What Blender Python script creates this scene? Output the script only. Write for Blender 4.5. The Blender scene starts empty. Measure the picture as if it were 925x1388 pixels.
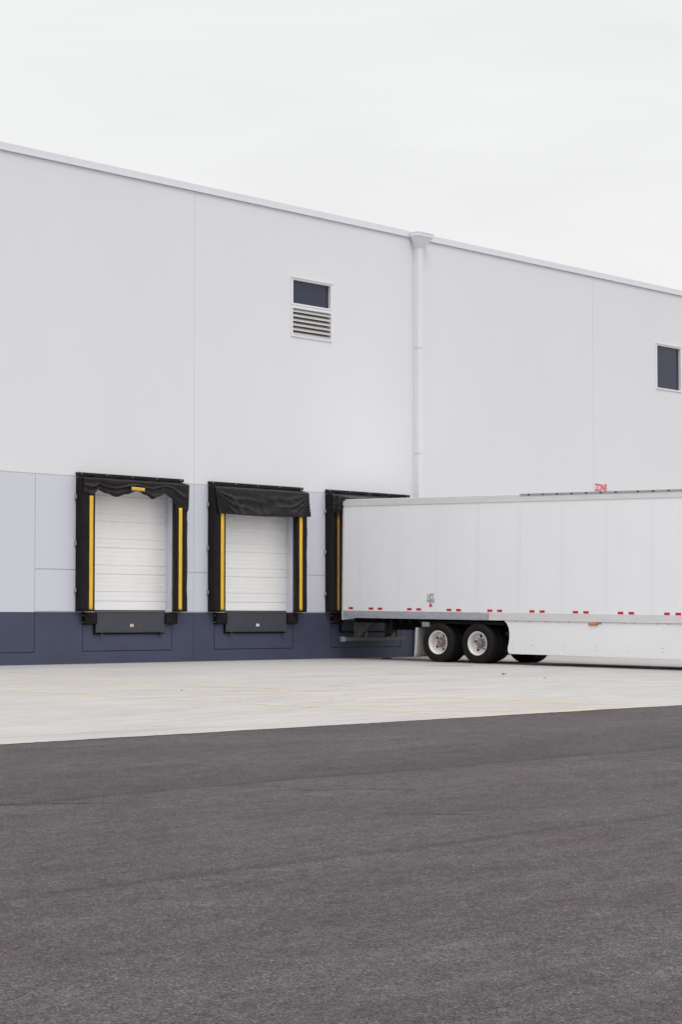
import bpy, math, random
from mathutils import Vector, Matrix, noise
random.seed(7)
R = math.radians
scn = bpy.context.scene
COL = scn.collection

# ---------------------------------------------------------------- camera
cam_d = bpy.data.cameras.new("camera"); cam = bpy.data.objects.new("camera", cam_d); COL.objects.link(cam)
cam.location = (0.0, -37.6176, 1.0412)
yaw, pitch, roll = 0.8586, 0.0505, 0.0006
fw = Vector((math.sin(yaw)*math.cos(pitch), math.cos(yaw)*math.cos(pitch), math.sin(pitch)))
cam.rotation_mode = 'QUATERNION'
cam.rotation_quaternion = fw.to_track_quat('-Z', 'Y') @ Matrix.Rotation(-roll, 3, 'Z').to_quaternion()
cam_d.sensor_fit = 'HORIZONTAL'; cam_d.sensor_width = 36.0
cam_d.lens = 2887.94/925*36.0
cam_d.clip_start = 0.1; cam_d.clip_end = 3000
scn.camera = cam
scn.render.resolution_x, scn.render.resolution_y = 683, 1024

# ---------------------------------------------------------------- world, sun, exposure
SUN_DIR = Vector((-0.62, -1.0, 1.75)).normalized()      # towards the sun
w = bpy.data.worlds.new("World"); scn.world = w; w.use_nodes = True
nt = w.node_tree; nt.nodes.clear()
def N(t, **k):
    n = nt.nodes.new(t)
    for a, b in k.items(): setattr(n, a, b)
    return n
out = N('ShaderNodeOutputWorld'); bg = N('ShaderNodeBackground'); bg.inputs[1].default_value = 0.1
sky = N('ShaderNodeTexSky', sky_type='NISHITA'); sky.sun_disc = False
sky.sun_elevation = math.asin(SUN_DIR.z); sky.sun_rotation = math.atan2(SUN_DIR.x, SUN_DIR.y)
sky.dust_density = 4.0
tc = N('ShaderNodeTexCoord'); sep = N('ShaderNodeSeparateXYZ'); nt.links.new(tc.outputs['Generated'], sep.inputs[0])
ramp = N('ShaderNodeValToRGB')                            # overcast brightness by height above the horizon
nt.links.new(sep.outputs[2], ramp.inputs[0])
els = ramp.color_ramp.elements
def c3(v, t=(1, 1, 1)): return (v*t[0], v*t[1], v*t[2], 1)
els[0].position = 0.0; els[0].color = c3(0.46, (1, 1, .985))
els[1].position = 1.0; els[1].color = c3(1.0, (1, 1, 1.0))
e = els.new(0.14); e.color = c3(0.467, (.993, 1.0, .985))
e = els.new(0.32); e.color = c3(0.458, (.99, 1.0, 1.0))
e = els.new(0.6); e.color = c3(0.72)
mp = N('ShaderNodeMapping'); mp.inputs['Scale'].default_value = (2.2, 2.2, 11)
nt.links.new(tc.outputs['Generated'], mp.inputs[0])
ns = N('ShaderNodeTexNoise'); ns.inputs['Scale'].default_value = 3.2; ns.inputs['Detail'].default_value = 5; ns.inputs['Distortion'].default_value = .4
nt.links.new(mp.outputs[0], ns.inputs['Vector'])
mr = N('ShaderNodeMapRange'); mr.inputs[1].default_value = .3; mr.inputs[2].default_value = .7; mr.inputs[3].default_value = 19.0; mr.inputs[4].default_value = 20.2
nt.links.new(ns.outputs[0], mr.inputs[0])
ml = N('ShaderNodeVectorMath', operation='SCALE'); nt.links.new(ramp.outputs[0], ml.inputs[0]); nt.links.new(mr.outputs[0], ml.inputs['Scale'])
mx = N('ShaderNodeMixRGB'); mx.inputs[0].default_value = .96
nt.links.new(sky.outputs[0], mx.inputs[1]); nt.links.new(ml.outputs[0], mx.inputs[2])
nt.links.new(mx.outputs[0], bg.inputs[0]); nt.links.new(bg.outputs[0], out.inputs[0])

sd = bpy.data.lights.new("sun", 'SUN'); so = bpy.data.objects.new("sun", sd); COL.objects.link(so)
sd.energy = 0.65; sd.angle = R(20); sd.color = (1.0, .97, .94)
so.rotation_euler = (-SUN_DIR).to_track_quat('-Z', 'Y').to_euler(); so.location = (0, -30, 40)
scn.view_settings.view_transform = 'Standard'; scn.view_settings.look = 'None'
scn.view_settings.exposure = 0.0; scn.view_settings.gamma = 1.0; scn.view_settings.use_curve_mapping = False

# ---------------------------------------------------------------- materials
def mat(name, col, rough=.6, metal=0.0, var=0.0, vscale=2.0, bump=0.0, bscale=30.0, spec=.5, vmap=(1, 1, 1), tint=None, coat=0.0):
    m = bpy.data.materials.new(name); m.use_nodes = True; t = m.node_tree; L = t.links
    b = t.nodes['Principled BSDF']
    b.inputs['Base Color'].default_value = (*col, 1); b.inputs['Roughness'].default_value = rough
    b.inputs['Metallic'].default_value = metal; b.inputs['Specular IOR Level'].default_value = spec
    b.inputs['Coat Weight'].default_value = coat
    if var or bump:
        c = t.nodes.new('ShaderNodeTexCoord')
    if var:
        mpn = t.nodes.new('ShaderNodeMapping'); mpn.inputs['Scale'].default_value = vmap
        L.new(c.outputs['Object'], mpn.inputs[0])
        n = t.nodes.new('ShaderNodeTexNoise'); n.inputs['Scale'].default_value = vscale; n.inputs['Detail'].default_value = 6
        n.inputs['Roughness'].default_value = .6
        L.new(mpn.outputs[0], n.inputs['Vector'])
        r = t.nodes.new('ShaderNodeValToRGB'); L.new(n.outputs[0], r.inputs[0])
        d = tint or tuple(x*(1-var) for x in col)
        r.color_ramp.elements[0].position = .3; r.color_ramp.elements[0].color = (*d, 1)
        r.color_ramp.elements[1].position = .65; r.color_ramp.elements[1].color = (*col, 1)
        L.new(r.outputs[0], b.inputs['Base Color'])
    if bump:
        n2 = t.nodes.new('ShaderNodeTexNoise'); n2.inputs['Scale'].default_value = bscale; n2.inputs['Detail'].default_value = 4
        L.new(c.outputs['Object'], n2.inputs['Vector'])
        bp = t.nodes.new('ShaderNodeBump'); bp.inputs['Strength'].default_value = bump; bp.inputs['Distance'].default_value = .02
        L.new(n2.outputs[0], bp.inputs['Height']); L.new(bp.outputs[0], b.inputs['Normal'])
    return m

M = {}
M['wall_white'] = mat('painted_concrete_white', (.748, .755, .784), .75, var=.02, vscale=.35, vmap=(1.2, 1, .5), bump=.05, bscale=30, spec=.25)
M['wall_pale'] = mat('painted_concrete_pale_blue', (.625, .635, .705), .7, var=.025, vscale=.6, vmap=(1.5, 1, .6), bump=.05, bscale=30, spec=.25)
M['wall_navy'] = mat('painted_concrete_navy', (.062, .070, .120), .55, var=.16, vscale=.8, vmap=(1.2, 1, 1.4), bump=.12, bscale=45, spec=.35)
M['groove'] = mat('joint_sealant', (.66, .66, .69), .8)
M['groove_pale'] = mat('joint_sealant_pale', (.55, .555, .61), .8)
M['groove_navy'] = mat('joint_sealant_navy', (.045, .048, .08), .8)
M['coping'] = mat('coping_metal', (.75, .75, .80), .45, var=.03, vscale=.4, spec=.4)
M['pipe'] = mat('painted_sheet_metal', (.765, .768, .81), .4, var=.03, vscale=1.5, spec=.4)
M['roof'] = mat('roof_membrane', (.5, .5, .5), .8, var=.1)
M['frame_white'] = mat('window_frame_paint', (.78, .77, .79), .4)
M['glass'] = mat('dark_glass', (.030, .033, .066), .06, spec=.35)
M['louver_dark'] = mat('vent_dark', (.03, .025, .025), .8)
M['louver'] = mat('louver_paint', (.58, .56, .56), .5)
M['door'] = mat('door_paint', (.88, .87, .865), .38, var=.04, vscale=3, vmap=(1, 1, .6), bump=.05, bscale=8)
M['jamb'] = mat('jamb_steel', (.66, .67, .74), .5, var=.08, vscale=3)
M['fabric'] = mat('black_vinyl', (.0095, .0075, .0088), .5, var=.35, vscale=6, tint=(.017, .013, .0155), bump=.35, bscale=9, spec=.16)
M['fabric_curtain'] = mat('black_vinyl_curtain', (.0095, .0075, .009), .40, var=.3, vscale=9, tint=(.0155, .0122, .0145), bump=.3, bscale=14, spec=.26)
M['rubber'] = mat('black_rubber', (.010, .009, .009), .7, var=.4, vscale=12, tint=(.022, .018, .017), bump=.5, bscale=40, spec=.2)
M['yellow_shaded'] = mat('yellow_vinyl_shaded', (.42, .24, .03), .55, var=.5, vscale=4, tint=(.20, .11, .05))  # browner yellow for the stripe behind the trailer, whose shade is in the colour
M['yellow'] = mat('yellow_vinyl', (.86, .52, .03), .5, var=.15, vscale=7, bump=.1, bscale=12)
M['steel_dark'] = mat('leveler_steel', (.046, .048, .065), .48, var=.35, vscale=5, vmap=(3, 1, 1), tint=(.060, .061, .077), bump=.1, bscale=20)
M['galv'] = mat('galvanised', (.42, .44, .47), .45, metal=.6, var=.15, vscale=20)
M['label_yellow'] = mat('yellow_label', (.72, .42, .05), .5)
M['sticker'] = mat('pale_sticker', (.60, .57, .50), .5)
M['trailer'] = mat('trailer_white_paint', (.825, .838, .865), .33, var=.03, vscale=.9, vmap=(1, 1.2, .7), bump=.25, bscale=1.6, spec=.4)
M['trailer_rivet'] = mat('trailer_rivet', (.66, .66, .68), .4)
M['alu'] = mat('aluminium_rail', (.74, .72, .73), .45, metal=.2, var=.10, vscale=1.6, vmap=(1, 1.3, 8))
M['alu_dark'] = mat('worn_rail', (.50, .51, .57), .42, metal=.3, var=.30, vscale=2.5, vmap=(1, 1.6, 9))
M['gasket'] = mat('grey_gasket', (.36, .36, .38), .6, var=.2, vscale=5)
M['under'] = mat('underframe_black', (.008, .007, .007), .8, var=.3, vscale=6, spec=.15)
M['guard'] = mat('guard_steel', (.15, .147, .142), .5, metal=.2, var=.4, vscale=6)
M['skirt'] = mat('skirt_panel', (.84, .84, .86), .42, var=.035, vscale=1.2, bump=.15, bscale=1.3)
M['flap'] = mat('mud_flap_white', (.62, .59, .56), .55, var=.18, vscale=4)
M['tyre'] = mat('tyre_rubber', (.0095, .009, .0098), .62, var=.3, vscale=9, tint=(.015, .0135, .0135), bump=.1, bscale=60, spec=.2)
M['rim'] = mat('rim_white', (.80, .78, .77), .35, var=.12, vscale=9, tint=(.62, .585, .565))
M['hub'] = mat('hub_grey', (.30, .285, .29), .45, metal=.2, var=.4, vscale=30)
M['hole'] = mat('hole_black', (.01, .01, .01), .8)
M['red'] = mat('red_paint', (.62, .03, .045), .45)
M['red_tape'] = mat('red_reflector', (.60, .010, .030), .45, spec=.2)
M['amber'] = mat('amber_lens', (.75, .20, .02), .25)
M['ink'] = mat('black_ink', (.008, .008, .01), .5)
M['sign'] = mat('sign_white', (.74, .74, .75), .4)
M['sign_red'] = mat('sign_red', (.62, .03, .055), .45)
M['leaf'] = mat('dry_leaf', (.16, .055, .03), .7, var=.4, vscale=30)
M['leaf_pale'] = mat('pale_dry_leaf', (.42, .16, .07), .7, var=.4, vscale=30)
M['scrap'] = mat('dark_scrap', (.03, .027, .026), .8)
M['stone'] = mat('small_stone', (.42, .38, .36), .8, var=.3, vscale=40)

def rich(name):
    m = bpy.data.materials.new(name); m.use_nodes = True
    return m, m.node_tree, m.node_tree.links, m.node_tree.nodes['Principled BSDF']
def nd(t, kind, **k):
    n = t.nodes.new(kind)
    for a, b in k.items(): setattr(n, a, b)
    return n
def noise_node(t, vec, scale, detail=5, rough=.6, mapping=None, dist=0):
    if mapping:
        mpn = nd(t, 'ShaderNodeMapping'); mpn.inputs['Scale'].default_value = mapping[0]
        if len(mapping) > 1: mpn.inputs['Rotation'].default_value = mapping[1]
        t.links.new(vec, mpn.inputs[0]); vec = mpn.outputs[0]
    n = nd(t, 'ShaderNodeTexNoise'); n.inputs['Scale'].default_value = scale; n.inputs['Detail'].default_value = detail
    n.inputs['Roughness'].default_value = rough; n.inputs['Distortion'].default_value = dist
    t.links.new(vec, n.inputs['Vector']); return n.outputs[0]
def mrange(t, v, a, b, c, d, clamp=True):
    n = nd(t, 'ShaderNodeMapRange'); n.clamp = clamp
    for i, x in enumerate((a, b, c, d)): n.inputs[i+1].default_value = x
    t.links.new(v, n.inputs[0]); return n.outputs[0]
def math_n(t, op, a, b=None):
    n = nd(t, 'ShaderNodeMath', operation=op)
    for i, v in enumerate((a, b)):
        if v is None: continue
        if isinstance(v, (int, float)): n.inputs[i].default_value = v
        else: t.links.new(v, n.inputs[i])
    return n.outputs[0]
def mixc(t, f, a, b, blend='MIX'):
    n = nd(t, 'ShaderNodeMixRGB', blend_type=blend)
    for i, v in enumerate((f, a, b)):
        if isinstance(v, (int, float)): n.inputs[i].default_value = v
        elif isinstance(v, tuple): n.inputs[i].default_value = (*v, 1) if len(v) == 3 else v
        else: t.links.new(v, n.inputs[i])
    return n.outputs[0]

def asphalt():
    m, t, L, b = rich('asphalt')
    o = nd(t, 'ShaderNodeTexCoord').outputs['Object']
    s = nd(t, 'ShaderNodeSeparateXYZ'); L.new(o, s.inputs[0]); y = s.outputs[1]
    big = noise_node(t, o, .55, 6, .6, ((.55, 1.3, 1),))
    med = noise_node(t, o, 2.3, 6, .65, ((.5, 1.5, 1),))
    grain = noise_node(t, o, 80, 4, .8)
    fine = noise_node(t, o, 22, 4, .8)
    v = math_n(t, 'MULTIPLY', mrange(t, big, .32, .68, .84, 1.13), mrange(t, med, .33, .67, .86, 1.12))
    v = math_n(t, 'MULTIPLY', v, mrange(t, grain, .36, .64, .30, 1.80))
    v = math_n(t, 'MULTIPLY', v, mrange(t, fine, .36, .64, .70, 1.30))
    # paving seams that run along the dock, wavering a little
    wob = noise_node(t, o, .9, 5, .7, ((.6, .6, 1),))
    for y0, a, wd in ((-24.95, .50, .07), (-28.9, .66, .10)):
        d = math_n(t, 'ABSOLUTE', math_n(t, 'ADD', math_n(t, 'SUBTRACT', y, y0), mrange(t, wob, 0, 1, -.22, .22)))
        brk = mrange(t, noise_node(t, o, 1.7, 4, .7, ((.5, .5, 1),)), .33, .55, 0.45, 1)
        k = math_n(t, 'MULTIPLY', mrange(t, d, 0, wd, 1-a, 0), brk)
        v = math_n(t, 'MULTIPLY', v, math_n(t, 'SUBTRACT', 1.0, k))
    v = math_n(t, 'MULTIPLY', v, mrange(t, noise_node(t, o, 7, 6, .75, ((.6, 1.2, 1),)), .36, .64, .80, 1.17))
    # the mat beside the first seam is darker, fading away from it
    dd = math_n(t, 'ADD', math_n(t, 'SUBTRACT', y, -24.95), mrange(t, wob, 0, 1, -.22, .22))
    side_ = math_n(t, 'MULTIPLY', mrange(t, dd, 0, .03, 0, 1), mrange(t, dd, .1, 2.6, .24, 0))
    v = math_n(t, 'MULTIPLY', v, math_n(t, 'SUBTRACT', 1.0, side_))
    # stones of different tone
    vs = nd(t, 'ShaderNodeTexVoronoi'); vs.inputs['Scale'].default_value = 110; L.new(o, vs.inputs['Vector'])
    ss = nd(t, 'ShaderNodeSeparateColor'); L.new(vs.outputs['Color'], ss.inputs[0])
    v = math_n(t, 'MULTIPLY', v, mrange(t, ss.outputs[2], 0, 1, .50, 1.52))
    # each paving lane has its own slight tone
    lane = nd(t, 'ShaderNodeValToRGB'); lane.color_ramp.interpolation = 'LINEAR'
    L.new(mrange(t, y, -40, -19, 0, 1), lane.inputs[0]); E_ = lane.color_ramp.elements
    E_[0].position = 0; E_[0].color = (1, 1, 1, 1); E_[1].position = 1; E_[1].color = (.93, .93, .93, 1)
    for p_, c_ in ((.52, 1.0), (.535, .97), (.705, .97), (.80, .97), (.9, .97)):
        e_ = E_.new(p_); e_.color = (c_, c_, c_, 1)
    base = mixc(t, mrange(t, noise_node(t, o, 45, 2, .6), .4, .62, 0, 1), (.066, .0615, .068), (.080, .068, .071))
    base = mixc(t, mrange(t, noise_node(t, o, .7, 5, .65), .48, .68, 0, .7), base, (.076, .059, .060))
    c = mixc(t, 1.0, base, v, 'MULTIPLY'); c = mixc(t, 1.0, c, lane.outputs[0], 'MULTIPLY')
    # pale and dark aggregate chips
    vo = nd(t, 'ShaderNodeTexVoronoi'); vo.inputs['Scale'].default_value = 40; L.new(o, vo.inputs['Vector'])
    sc = nd(t, 'ShaderNodeSeparateColor'); L.new(vo.outputs['Color'], sc.inputs[0])
    chip = math_n(t, 'MULTIPLY', math_n(t, 'LESS_THAN', vo.outputs['Distance'], .26), math_n(t, 'GREATER_THAN', sc.outputs[0], .91))
    c = mixc(t, math_n(t, 'MULTIPLY', chip, .7), c, (.25, .20, .19))
    dark = math_n(t, 'MULTIPLY', math_n(t, 'LESS_THAN', vo.outputs['Distance'], .36), math_n(t, 'LESS_THAN', sc.outputs[1], .16))
    c = mixc(t, math_n(t, 'MULTIPLY', dark, .8), c, (.04, .034, .036))
    vo2 = nd(t, 'ShaderNodeTexVoronoi'); vo2.inputs['Scale'].default_value = 9; L.new(o, vo2.inputs['Vector'])
    sc2 = nd(t, 'ShaderNodeSeparateColor'); L.new(vo2.outputs['Color'], sc2.inputs[0])
    chip2 = math_n(t, 'MULTIPLY', math_n(t, 'LESS_THAN', vo2.outputs['Distance'], .08), math_n(t, 'GREATER_THAN', sc2.outputs[0], .93))
    c = mixc(t, math_n(t, 'MULTIPLY', chip2, .75), c, (.34, .27, .24))
    L.new(c, b.inputs['Base Color']); b.inputs['Roughness'].default_value = .88; b.inputs['Specular IOR Level'].default_value = .25
    bp = nd(t, 'ShaderNodeBump'); bp.inputs['Strength'].default_value = .6; bp.inputs['Distance'].default_value = .012
    L.new(grain, bp.inputs['Height']); L.new(bp.outputs[0], b.inputs['Normal'])
    return m
def concrete():
    m, t, L, b = rich('concrete')
    o = nd(t, 'ShaderNodeTexCoord').outputs['Object']
    big = noise_node(t, o, .35, 6, .6, ((.8, 1.4, 1),))
    med = noise_node(t, o, 1.5, 7, .7, ((.5, 2.2, 1), (0, 0, R(-8))), .6)
    fine = noise_node(t, o, 30, 4, .7)
    v = math_n(t, 'MULTIPLY', mrange(t, big, .3, .7, .93, 1.05), mrange(t, med, .3, .7, .88, 1.07))
    v = math_n(t, 'MULTIPLY', v, mrange(t, fine, .3, .7, .90, 1.08))
    arc = noise_node(t, o, 1.0, 3, .5, ((.10, 2.6, 1), (0, 0, R(14))), .8)
    v = math_n(t, 'MULTIPLY', v, mrange(t, arc, .58, .74, 1.0, .84))
    c = mixc(t, 1.0, mixc(t, mrange(t, noise_node(t, o, .8, 4), .4, .6, 0, 1), (.416, .405, .395), (.427, .408, .395)), v, 'MULTIPLY')
    L.new(c, b.inputs['Base Color']); b.inputs['Roughness'].default_value = .85; b.inputs['Specular IOR Level'].default_value = .2
    return m
def worn_paint(name, col, back, lo, hi, scale=2.5, mp_=(1, 1, 1)):
    m, t, L, b = rich(name)
    o = nd(t, 'ShaderNodeTexCoord').outputs['Object']
    f = mrange(t, noise_node(t, o, scale, 8, .8, (mp_,)), lo, hi, 0, 1)
    L.new(mixc(t, 1.0, col, col), b.inputs['Base Color']); b.inputs['Roughness'].default_value = .8
    tr = nd(t, 'ShaderNodeBsdfTransparent'); mxs = nd(t, 'ShaderNodeMixShader')
    L.new(f, mxs.inputs[0]); L.new(tr.outputs[0], mxs.inputs[1]); L.new(b.outputs[0], mxs.inputs[2])
    L.new(mxs.outputs[0], t.nodes['Material Output'].inputs[0])
    return m
M['asphalt'] = asphalt(); M['concrete'] = concrete()
M['line'] = worn_paint('worn_yellow_paint', (.82, .62, .30), None, .30, .72, 1.6)
M['mark'] = worn_paint('tyre_rubber_mark', (.27, .26, .255), None, .46, 1.7, 1.2)
M['mark_dark'] = worn_paint('asphalt_tar_mark', (.030, .026, .028), None, .32, .75, 1.5)
M['rust'] = worn_paint('red_clay_smear', (.46, .14, .09), None, .30, .60, 3)

# ---------------------------------------------------------------- mesh helpers
class MB:
    def __init__(s): s.v = []; s.f = []; s.m = []
    def quad(s, a, b, c, d, mi=0):
        n = len(s.v); s.v += [tuple(a), tuple(b), tuple(c), tuple(d)]; s.f.append((n, n+1, n+2, n+3)); s.m.append(mi)
    def box(s, x0, x1, y0, y1, z0, z1, mi=0):
        n = len(s.v)
        s.v += [(x, y, z) for z in (z0, z1) for y in (y0, y1) for x in (x0, x1)]
        for f in ((0, 2, 3, 1), (4, 5, 7, 6), (0, 1, 5, 4), (2, 6, 7, 3), (0, 4, 6, 2), (1, 3, 7, 5)):
            s.f.append(tuple(n+i for i in f)); s.m.append(mi)
    def hexa(s, P, mi=0):      # 8 points, same order as box
        n = len(s.v); s.v += [tuple(p) for p in P]
        for f in ((0, 2, 3, 1), (4, 5, 7, 6), (0, 1, 5, 4), (2, 6, 7, 3), (0, 4, 6, 2), (1, 3, 7, 5)):
            s.f.append(tuple(n+i for i in f)); s.m.append(mi)
    def prism(s, pts, a, b, axis='x', mi=0):   # polygon in the two other axes, extruded along axis
        n = len(s.v); k = len(pts)
        def P(p, q):
            return {'x': (q, p[0], p[1]), 'y': (p[0], q, p[1]), 'z': (p[0], p[1], q)}[axis]
        s.v += [P(p, a) for p in pts] + [P(p, b) for p in pts]
        s.f.append(tuple(range(n+k-1, n-1, -1))); s.m.append(mi)
        s.f.append(tuple(range(n+k, n+2*k))); s.m.append(mi)
        for i in range(k):
            j = (i+1) % k; s.f.append((n+i, n+j, n+k+j, n+k+i)); s.m.append(mi)
    def cyl(s, c, r, h, axis='x', seg=16, mi=0, r2=None):
        r2 = r if r2 is None else r2
        n = len(s.v)
        for q, rr in ((0, r), (h, r2)):
            for i in range(seg):
                a = 2*math.pi*i/seg; u, v = rr*math.cos(a), rr*math.sin(a)
                s.v.append({'x': (c[0]+q, c[1]+u, c[2]+v), 'y': (c[0]+u, c[1]+q, c[2]+v), 'z': (c[0]+u, c[1]+v, c[2]+q)}[axis])
        s.f.append(tuple(range(n+seg-1, n-1, -1))); s.m.append(mi)
        s.f.append(tuple(range(n+seg, n+2*seg))); s.m.append(mi)
        for i in range(seg):
            j = (i+1) % seg; s.f.append((n+i, n+j, n+seg+j, n+seg+i)); s.m.append(mi)
    def lathe(s, prof, seg=48, mi=0, closed=False):      # profile (x, r), about the x axis
        n = len(s.v); k = len(prof)
        for i in range(seg):
            a = 2*math.pi*i/seg
            s.v += [(x, r*math.cos(a), r*math.sin(a)) for x, r in prof]
        for i in range(seg):
            j = (i+1) % seg
            for q in range(k if closed else k-1):
                q2 = (q+1) % k
                s.f.append((n+i*k+q, n+i*k+q2, n+j*k+q2, n+j*k+q)); s.m.append(mi)
    def grid(s, fn, nu, nv, mi=0):
        n = len(s.v)
        for i in range(nu+1):
            for j in range(nv+1): s.v.append(tuple(fn(i/nu, j/nv)))
        for i in range(nu):
            for j in range(nv):
                a = n+i*(nv+1)+j; s.f.append((a, a+nv+1, a+nv+2, a+1)); s.m.append(mi)
    def build(s, name, mats, parent=None, off=(0, 0, 0), smooth=False, bevel=0, solid=0):
        me = bpy.data.meshes.new(name)
        ox, oy, oz = off
        me.from_pydata([(x-ox, y-oy, z-oz) for x, y, z in s.v], [], s.f)
        if not isinstance(mats, (list, tuple)): mats = [mats]
        for q in mats: me.materials.append(q)
        for p, i in zip(me.polygons, s.m): p.material_index = i; p.use_smooth = smooth
        me.validate(); me.update()
        import bmesh
        bm = bmesh.new(); bm.from_mesh(me)
        if smooth: bmesh.ops.remove_doubles(bm, verts=bm.verts, dist=1e-5)
        bmesh.ops.recalc_face_normals(bm, faces=bm.faces); bm.to_mesh(me); bm.free()
        o = bpy.data.objects.new(name, me); COL.objects.link(o)
        if parent: o.parent = parent
        if solid:
            md = o.modifiers.new('solid', 'SOLIDIFY'); md.thickness = solid; md.offset = 0
        if bevel:
            md = o.modifiers.new('bevel', 'BEVEL'); md.width = bevel; md.segments = 2; md.limit_method = 'ANGLE'
        return o
class Parts:            # several pieces of one kind, each linked as an object of its own
    def __init__(s): s.L = []
    def new(s): s.L.append(MB()); return s.L[-1]
    def box(s, *a, **k): s.new().box(*a, **k)
    def build(s, name, *a, **k): return [q.build(name, *a, **k) for q in s.L]
def tag(o, label=None, cat=None, group=None, kind=None):
    if label: o['label'] = label
    if cat: o['category'] = cat
    if group: o['group'] = group
    if kind: o['kind'] = kind
    return o
def empty(name, loc, parent=None):
    o = bpy.data.objects.new(name, None); COL.objects.link(o); o.location = loc; o.empty_display_size = .2
    if parent: o.parent = parent
    return o
def copy_tree(o, parent=None):
    c = o.copy(); COL.objects.link(c); c.parent = parent
    for ch in [q for q in bpy.data.objects if q.parent == o]: copy_tree(ch, c)
    return c
def text_mesh(body, mat_, sx, sy, origin, X, Y, name, parent=None, off=(0, 0, 0), depth=.002, bold=0.0):
    cu = bpy.data.curves.new(name, 'FONT'); cu.body = body; cu.align_x = 'CENTER'; cu.align_y = 'BOTTOM'; cu.size = 1.0
    cu.offset = bold; cu.extrude = 0
    tmp = bpy.data.objects.new(name, cu); COL.objects.link(tmp)
    bpy.context.view_layer.update()
    dg = bpy.context.evaluated_depsgraph_get()
    me = bpy.data.meshes.new_from_object(tmp.evaluated_get(dg))
    bpy.data.objects.remove(tmp)
    xs = [v.co.x for v in me.vertices]; ys = [v.co.y for v in me.vertices]
    w_, h_ = max(xs)-min(xs), max(ys)-min(ys); cx, y0 = (max(xs)+min(xs))/2, min(ys)
    X = Vector(X); Y = Vector(Y); Z = X.cross(Y); O = Vector(origin)-Vector(off)
    for v in me.vertices:
        v.co = O + X*((v.co.x-cx)/w_*sx) + Y*((v.co.y-y0)/h_*sy) + Z*depth
    me.materials.clear(); me.materials.append(mat_)
    o = bpy.data.objects.new(name, me); COL.objects.link(o)
    if parent: o.parent = parent
    return o

# ---------------------------------------------------------------- ground
G = 0.0148                        # the yard falls away from the building
def gz(y): return G*y if y > -60 else -60*G
def sheet(name, x0, x1, ys, dz, m, kind='structure'):
    b = MB()
    for a, c in zip(ys[:-1], ys[1:]):
        b.quad((x0, a, gz(min(a, 0))+dz), (x1, a, gz(min(a, 0))+dz), (x1, c, gz(min(c, 0))+dz), (x0, c, gz(min(c, 0))+dz))
    o = b.build(name, m, smooth=False); tag(o, kind=kind); return o
sheet('ground', -900, 1200, [-900, -60, 0, 1000], 0, M['asphalt'])
def concrete_apron():
    b = MB(); random.seed(3)
    x = -60.0; edge = []
    while x < 150:
        st = .05 if 10 < x < 34 else 4
        e_ = -19.87 + .035*noise.noise(Vector((x*1.3, 0, 0))) + .045*noise.noise(Vector((x*9, 3, 0)))
        edge.append((x, e_ if 10 < x < 34 else -19.87)); x += st
    for (xa, ya), (xb, yb) in zip(edge[:-1], edge[1:]):
        b.quad((xa, ya, gz(ya)+.006), (xb, yb, gz(yb)+.006), (xb, 0.1, .006), (xa, 0.1, .006))
    return tag(b.build('concrete_apron', M['concrete']), kind='structure')
concrete_apron()
def strip(b, pts, wd, dz):
    for (xa, ya), (xb, yb) in zip(pts[:-1], pts[1:]):
        d = Vector((xb-xa, yb-ya)).normalized(); n = Vector((-d.y, d.x))*wd/2
        P = [(xa+n.x, ya+n.y), (xa-n.x, ya-n.y), (xb-n.x, yb-n.y), (xb+n.x, yb+n.y)]
        b.quad(*[(p[0], p[1], gz(p[1])+dz) for p in P])
b = MB()
XA, XB = 23.55, 27.82
strip(b, [(XA, -8.6), (XA, -19.74)], .11, .010)
strip(b, [(XB, -3.6), (XB, -19.74)], .11, .010)
strip(b, [(XA-.05, -19.79), (XB+.05, -19.79)], .12, .010)
yy = -4.2
while yy > -19.2:
    a, c = (XA+.1, yy), (XB-.1, yy-3.7)
    if c[1] < -19.6:
        k = (-19.6-a[1])/(c[1]-a[1]); c = (a[0]+(c[0]-a[0])*k, -19.6)
    strip(b, [a, c], .10, .010); yy -= 1.75
tag(b.build('painted_ground_lines', M['line']), kind='structure')
b = MB()
def arc_pts(p0, p1, p2, n=24):
    return [((1-t)**2*p0[0]+2*t*(1-t)*p1[0]+t*t*p2[0], (1-t)**2*p0[1]+2*t*(1-t)*p1[1]+t*t*p2[1]) for t in [i/n for i in range(n+1)]]
for k in (0, .32):
    strip(b, arc_pts((15.5, -17.2-k), (22, -16.6-k), (33, -10-k)), .16, .014)
    strip(b, arc_pts((14.5, -19.0-k), (19.5, -18.9-k), (27, -14.5-k)), .16, .0145)
    strip(b, arc_pts((20, -12.2-k), (30, -12.5-k), (42, -9-k)), .16, .0138)
tag(b.build('tyre_marks', M['mark']), kind='structure')
b = MB()
for p0, p1, p2 in (((10.6, -24.9), (11.1, -25.15), (11.5, -25.5)), ((13.3, -25.7), (13.8, -25.95), (14.1, -26.3)), ((12.3, -27.4), (12.6, -27.65), (12.8, -27.9)), ((10.95, -25.0), (11.05, -25.1), (11.25, -25.3))):
    strip(b, arc_pts(p0, p1, p2, 8), .05, .006)
tag(b.build('tar_marks', M['mark_dark']), kind='structure')
b = MB()
strip(b, [(40.5, -5.30), (41.6, -5.95)], .18, .014); strip(b, [(35.75, -8.05), (36.15, -8.3)], .07, .014)
strip(b, [(42.9, -4.66), (43.2, -4.8)], .07, .014); strip(b, [(38.9, -13.05), (39.6, -13.45)], .05, .014)
tag(b.build('clay_smears', M['rust']), kind='structure')

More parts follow.
